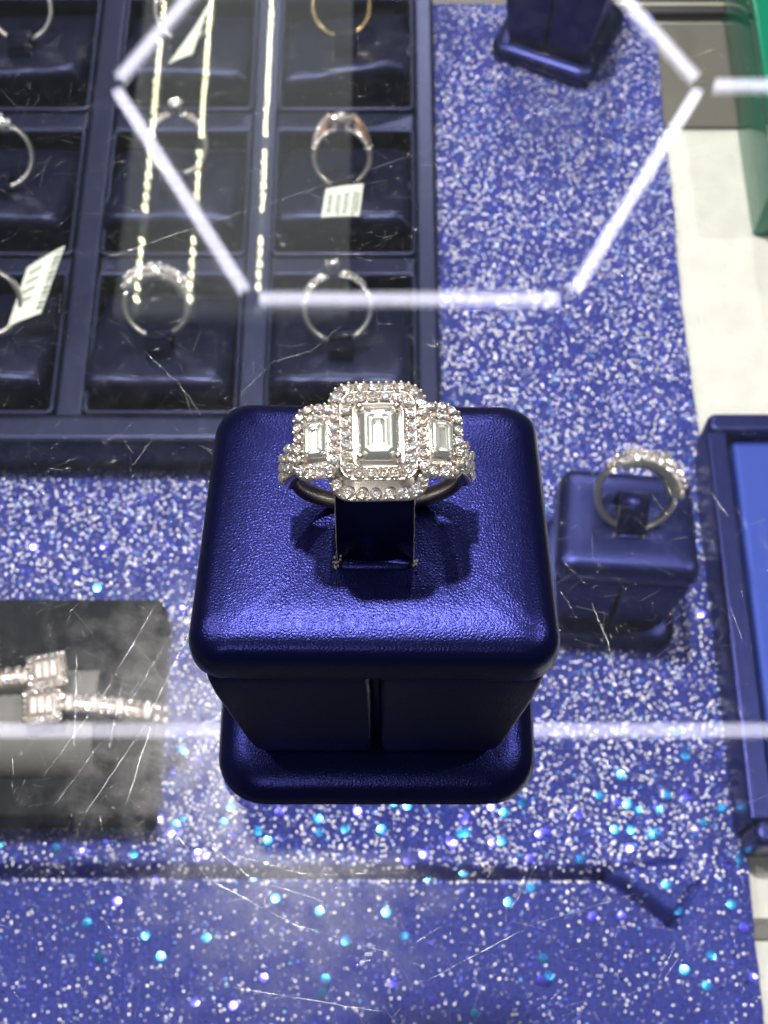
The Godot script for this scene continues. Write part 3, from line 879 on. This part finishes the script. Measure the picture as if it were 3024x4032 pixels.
func make_cloth() -> void:
	var t := thing("glitter_cloth", "blue glitter cloth spread on the case shelf under the glass", "cloth", Vector3.ZERO)
	var ns := FastNoiseLite.new()
	ns.seed = 4
	ns.frequency = 0.018
	var edge := func(z: float) -> float: return 103.0 + ns.get_noise_2d(z * 0.6, 300.0) * 1.6 + ns.get_noise_2d(z * 16.0, 100.0) * 0.35
	var xs := []
	var x := -175.0
	while x < 50.0:
		xs.append(x)
		x += 2.5
	while x < 100.0:
		xs.append(x)
		x += 0.9
	xs.append_array([101.0, 102.0, 103.0, 103.0])
	var zs := []
	var z := -332.0
	while z < -18.0:
		zs.append(z)
		z += 2.5
	while z < 12.0:
		zs.append(z)
		z += 0.7
	while z < 46.0:
		zs.append(z)
		z += 2.0
	var pts := []
	for zz in zs:
		var row := PackedVector3Array()
		var e: float = edge.call(zz)
		for i in xs.size():
			var xx: float = minf(xs[i], 103.0) if i < xs.size() - 4 else e - (xs.size() - 2 - mini(i, xs.size() - 2)) * 0.7
			xx = minf(xx, e)
			var y := cloth_y(xx, zz, ns)
			if i == xs.size() - 1: y = -203.9
			row.append(Vector3(xx, y, zz))
		pts.append(row)
	var st := new_st()
	for j in zs.size() - 1:
		for i in xs.size() - 1: quad(st, pts[j][i], pts[j + 1][i], pts[j + 1][i + 1], pts[j][i + 1])
	part("fabric", done(st), M["cloth"], t)
	# glitter: little tilted discs
	var disc := new_st()
	for k in 6:
		var a := TAU * k / 6
		var b := TAU * (k + 1) / 6
		tri(disc, Vector3(0, 0.42, 0), Vector3(cos(b), 0, sin(b)), Vector3(cos(a), 0, sin(a)))
	var dm := done(disc)
	var xf := []
	var cols := []
	var pn := FastNoiseLite.new()
	pn.seed = 40
	pn.frequency = 0.03
	var n := 0
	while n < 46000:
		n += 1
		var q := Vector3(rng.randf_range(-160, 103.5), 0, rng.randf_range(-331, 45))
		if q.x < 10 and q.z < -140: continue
		if q.z > -1.0 and rng.randf() < 0.78: continue  # fewer discs in front stand in for the weaker light there
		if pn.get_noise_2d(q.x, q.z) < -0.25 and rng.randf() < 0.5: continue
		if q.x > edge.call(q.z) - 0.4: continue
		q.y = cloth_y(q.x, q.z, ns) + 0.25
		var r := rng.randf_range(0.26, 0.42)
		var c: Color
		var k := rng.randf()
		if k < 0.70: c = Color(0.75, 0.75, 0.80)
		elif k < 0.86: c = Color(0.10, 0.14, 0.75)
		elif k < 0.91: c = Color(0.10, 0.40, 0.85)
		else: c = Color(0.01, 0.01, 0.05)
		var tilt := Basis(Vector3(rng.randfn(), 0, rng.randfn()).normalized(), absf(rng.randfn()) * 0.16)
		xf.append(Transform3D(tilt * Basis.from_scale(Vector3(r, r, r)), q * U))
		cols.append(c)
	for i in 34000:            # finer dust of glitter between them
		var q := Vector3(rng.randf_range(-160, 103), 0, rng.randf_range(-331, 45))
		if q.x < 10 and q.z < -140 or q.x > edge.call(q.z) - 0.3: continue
		if q.z > -1.0 and rng.randf() < 0.5: continue  # fine glitter thinned in front too, imitating the dimmer light
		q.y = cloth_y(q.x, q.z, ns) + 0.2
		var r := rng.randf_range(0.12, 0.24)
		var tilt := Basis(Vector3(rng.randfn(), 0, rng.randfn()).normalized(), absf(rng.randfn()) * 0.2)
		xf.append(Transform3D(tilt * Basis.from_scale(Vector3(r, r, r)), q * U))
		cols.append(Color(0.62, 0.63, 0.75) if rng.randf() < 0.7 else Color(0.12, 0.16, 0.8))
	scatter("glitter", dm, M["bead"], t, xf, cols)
	# larger loose sequins near the front that flash
	xf = []
	cols = []
	for i in 170:
		var q := Vector3(rng.randf_range(-115, 102), 0, rng.randf_range(-48, 42))
		var k := rng.randf()
		if k < 0.15: q.z = rng.randf_range(-110, -40)
		elif k < 0.5: q.z = rng.randf_range(-26, -7)
		q.y = cloth_y(q.x, q.z, ns) + 0.5
		var toward := Vector3(q.x * -0.11 / 100.0, 1.0, 0.0)
		var tilt := Basis(Vector3(rng.randfn(), 0, rng.randfn()).normalized(), absf(rng.randfn()) * 0.13)
		xf.append(Transform3D(tilt * Basis.from_scale(Vector3(1.4, 0.3, 1.4)), q * U))
		cols.append(Color(0.06, 0.40, 0.95) if rng.randf() < 0.6 else Color(0.14, 0.13, 0.98))
	scatter("sequin", dm, M["sequin"], t, xf, cols)
	# loose threads at the frayed edge
	var th := new_st()
	for i in 46:
		var z0 := rng.randf_range(-300, 40)
		var e: float = edge.call(z0)
		var pp := PackedVector3Array()
		var dz := rng.randf_range(-1.5, 1.5)
		for k in 5: pp.append(Vector3(e - 0.5 + k * rng.randf_range(0.2, 0.7), -200.2 - k * 0.6, z0 + dz * k * 0.4))
		tube_into(th, pp, 0.07, false, 4)
	var fr := part("frayed_thread", done(th), M["cloth"], t)
	fr.set_meta("kind", "stuff")

func make_boards() -> void:
	var o := thing("olive_board", "olive grey flat board beside the green box, behind the glitter cloth's corner", "board", Vector3(152, -203.9, -300))
	part("panel", block(50, 25.4, 0, 1.6, 0.6, 0.3), M["olive_board"], o)
	var b := thing("case_rail", "black rail with a thin pale line along the back of the case", "rail", Vector3(40, -203.9, -346))
	part("bar", block(200, 18.5, 0, 4.6, 0.8, 0.5), M["black_rail"], b)
	part("pale_line", block(48, 0.7, 4.6, 4.9, 0.2, 0.1), M["pale_trim"], b, Vector3(90, 0, 14.0))
	var r := thing("metal_strip", "short dark grey metal strip across the white shelf at lower right", "strip", Vector3(150, -203.9, 11))
	part("bar", block(52, 3.0, 0, 0.8, 0.6, 0.3), M["steel_rail"], r)
	part("groove_lip", block(52, 0.5, 0.8, 1.1, 0.2, 0.1), M["steel_rail"], r, Vector3(0, 0, -2.0))
	var g := thing("green_box", "glossy emerald green box at the upper right edge", "box", Vector3(172, -203.9, -288))
	part("carton", block(41, 61.5, 0, 30, 1.2, 0.6), M["green_box"], g)
	part("lid", block(41.3, 61.8, 30.1, 36, 1.4, 0.8), M["green_box"], g)

func make_tray() -> void:
	var t := thing("ring_tray", "navy leather ring tray with sloping pads in square cells", "ring tray", Vector3(0, -200, 0))
	var X := [-127.5, -70.0, -13.5]           # middles of the columns
	var L := [-268.5, -206.3, -144.8]         # the lips of the rows of pads
	part("floor", block(100, 108, 0.2, 6, 2, 0.5), M["leather_case"], t, Vector3(-83.5, 0, -239))
	for q in [[-83.5, -136.0, 100.5, 5.2], [-83.5, -343.0, 100.5, 5.0]]: part("rail", block(q[2], q[3], 0.1, 20.5, 3.0, 2.0), M["leather_case"], t, Vector3(q[0], 0, q[1]))
	part("rail", block(3.6, 101, 0.1, 20.3, 1.5, 1.2), M["leather_case"], t, Vector3(14.2, 0, -239.6))
	for x in [-41.8, -98.8, -156.5]: part("divider", block(4.3, 100.6, 6, 19.0, 1.0, 0.8), M["leather_case"], t, Vector3(x, 0, -240.2))
	for z in [-197.6, -259.2, -321.5]:
		for x in X: part("divider", block(24.0, 4.0, 6, 18.8, 0.8, 0.7), M["leather_case"], t, Vector3(x, 0, z))
	var tabm := small_tab()
	for r in 3:
		for c in 3:
			var fz: float = [-263.6, -202.0, -142.0][r]
			var st := new_st()
			var pp := PackedVector3Array()
			for q in rr(23.4, 26.0, 1.5, 3): pp.append(Vector3(X[c] + q.x, 19.6, fz - 25.6 + q.y))
			tube_into(st, pp, 1.05, true, 8)
			part("cell_rim", done(st), M["leather_case"], t)
			var pad := part("ring_pad", wedge_pad(r * 3 + c, [-1.2, 0.3, -0.5, 0.6, 0.2, -0.4, -1.0, 0.8, 0.3][r * 3 + c] + (-2.6 if r == 0 and c == 2 else 0.0)), M["leather_case"], t, Vector3(X[c], 31.5, L[r]))
			part("tab", tabm, M["leather_case"], pad, Vector3(0, -5.5, -13.0))
	var spot := func(r: int, c: int, dx := 0.0, dz := 0.0) -> Vector3: return Vector3(X[c] + dx, -165.0, L[r] - 23.5 + dz)
	var lean := deg_to_rad(46.0)
	make_ring("white gold ring with stone-set shoulders, cropped in the top left corner", spot.call(0, 0, 0.0, -3.0), lean, 0.1, 0.1, "silver", "solitaire", 9.6)
	make_ring("wide stone-set ring at the left edge, in the middle row of the tray", spot.call(1, 0, 1.0, 0.0), lean, 0.6, 0.3, "silver", "dome", 9.0)
	var a := make_ring("ring with a large white barcode tag at the left edge of the tray", spot.call(2, 0, 4.0, -4.0), lean, 0.7, 0.2, "silver", "cluster", 9.0)
	var bars := []
	for i in 12: bars.append([0.80, 0.05 + i * 0.075, 0.98, 0.05 + i * 0.075 + (0.045 if i % 3 else 0.025)])
	for i in 4: bars.append([0.15, 0.15 + i * 0.16, 0.5, 0.19 + i * 0.16])
	price_tag(a, local(a, [Vector3(-113, -166, -186), Vector3(-101, -163, -192), Vector3(-107, -166, -169), Vector3(-117, -168, -165)]), bars)
	var b := make_ring("ring with a folded cream tag at the top edge, under the rows of light dots", spot.call(0, 1, 0.0, -2.0), lean, 0.0, 0.0, "silver", "solitaire", 9.0)
	price_tag(b, local(b, [Vector3(-63, -160, -285), Vector3(-59.5, -157, -289), Vector3(-66, -165, -274), Vector3(-74, -168, -272)]), [])
	make_ring("thin solitaire ring with a raised stone in the tray's central cell", spot.call(1, 1, 1.5, -5.0), lean, 0.0, 0.0, "silver", "solitaire", 8.6)
	make_ring("cluster ring with a broad arch of stones in the front row of the tray", spot.call(2, 1, -1.0, -3.0), lean, -0.12, 0.0, "silver", "cluster", 8.8)
	make_ring("plain yellow gold ring in the top row of the tray", spot.call(0, 2, -1.5, -4.0), lean, 0.0, 0.0, "yellow_gold", "plain", 9.0)
	var h := make_ring("tall halo ring with rose gold arms and a white tag in the tray", spot.call(1, 2, -0.5, 0.5), lean, 0.0, 0.0, "white_gold", "halo", 8.2)
	var lines := []
	for c in [[0.12, 0.06], [0.2, 0.03], [0.33, 0.04], [0.40, 0.05], [0.55, 0.06], [0.64, 0.03], [0.78, 0.05], [0.87, 0.06]]:
		var v := 0.22 + rng.randf() * 0.1
		while v < 0.85:
			var e := v + 0.04 + rng.randf() * 0.10
			lines.append([c[0], v, c[0] + c[1], e])
			v = e + 0.03
	price_tag(h, local(h, [Vector3(-19.0, -166.0, -217.0), Vector3(-6.7, -165.5, -218.5), Vector3(-8.0, -167.0, -207.0), Vector3(-20.3, -167.0, -206.0)]), lines)
	make_ring("solitaire ring with stone-set shoulders in the tray cell nearest the big stand", spot.call(2, 2, -1.0, -2.0), lean, 0.0, 0.15, "silver", "solitaire", 9.4)

func local(o: Node3D, pts: Array) -> Array:
	var out := []
	for p in pts: out.append(o.transform.affine_inverse() * (p * U) / U)
	return out

func make_right_tray() -> void:
	var t := thing("navy_tray", "empty navy tray with blue padded lining at the right edge", "tray", Vector3(128, -200, -75))
	part("floor", block(26, 66, 0.5, 8, 3, 0.6), M["leather_mid"], t)
	for z in [-63.5, 63.5]: part("rim", block(27, 3.6, 0.2, 19, 3.2, 1.8), M["leather_mid"], t, Vector3(0, 0, z))
	for x in [-24.5, 24.5]: part("rim", block(3.4, 60.4, 0.2, 19, 1.0, 0.9), M["leather_mid"], t, Vector3(x, 0, 0))
	part("lining", block(20.0, 59.0, 8, 15.5, 2.0, 1.8), M["suede_blue"], t, Vector3(0.5, 0, 0))

func make_bracelet() -> void:
	var t := thing("bracelet_stand", "charcoal bracelet stand with a grey roll at the left edge", "bracelet stand", Vector3(-118, -200, -48))
	part("block", block(53, 32, 0.2, 18, 2.0, 1.2), M["charcoal"], t)
	var st := new_st()
	for e in 1:
		var prof := []
		for i in 15:
			var a := PI * i / 14
			prof.append(Vector2(6.0 - cos(a) * 15.0, 18.0 + sin(a) * 15.0))
		for i in 14:
			quad(st, Vector3(-53, prof[i].y, prof[i].x), Vector3(-53, prof[i + 1].y, prof[i + 1].x), Vector3(38, prof[i + 1].y, prof[i + 1].x), Vector3(38, prof[i].y, prof[i].x))
			tri(st, Vector3(38, 18, 6), Vector3(38, prof[i].y, prof[i].x), Vector3(38, prof[i + 1].y, prof[i + 1].x))
	part("roll", done(st), M["grey_velvet"], t)
	part("end_tab", block(2.2, 12, 18, 30, 1, 0.5), M["charcoal"], t, Vector3(41, 0, 6))
	var br := thing("diamond_bracelet", "diamond bypass bangle with two square clusters on the grey roll", "bracelet", Vector3(-90, -163.5, -45))
	var prong := new_st()
	# two strands that pass each other, each ending in a square cluster
	for s in 2:
		var n := 13
		var pp := PackedVector3Array()
		for i in n:
			var f := i / (n - 1.0)
			if s == 0: pp.append(Vector3(-4.0 - f * 34.0, -f * f * 3.0, -5.5 + f * 3.5))
			else: pp.append(Vector3(3.0 + f * 27.0, -f * f * f * 9.0, 2.6 + f * 1.8 - f * f * 1.0))
		var band := new_st()
		tube_into(band, pp, 2.7, false, 8, Vector3.UP, 0.4)
		part("band", done(band), M["white_gold"], br)
		for i in n:
			for z in [-1.6, 1.6]: gem(br, pp[i] + Vector3(0, 1.35, z), 1.15)
			if i % 3 == 1:
				var bg := part("baguette", step_cut(1.0, 2.4), M["diamond"], br, pp[i] + Vector3(0, 1.5, 0))
				bg.rotation.y = 0.05
			ball_into(prong, pp[i] + Vector3(1.2, 1.5, 0), 0.35)
		var c := Node3D.new()
		c.name = "cluster"
		br.add_child(c, true)
		c.position = (Vector3(-1.5, 1.6, -6.0) if s == 0 else Vector3(-2.0, 0.6, 3.6)) * U
		c.rotation.y = 0.18 if s == 0 else 0.1
		part("cluster_plate", plate(5.4, 4.9, 1.0, -1.2, 0.8), M["white_gold"], c)
		for q in round_path(4.5, 4.0, 0.8, 20): gem(c, Vector3(q.x, 1.1, q.y), 0.78)
		for k in 3: part("baguette", step_cut(0.95, 2.6), M["diamond"], c, Vector3((k - 1) * 2.05, 1.4, 0))
	part("bead_setting", done(prong), M["white_gold"], br)
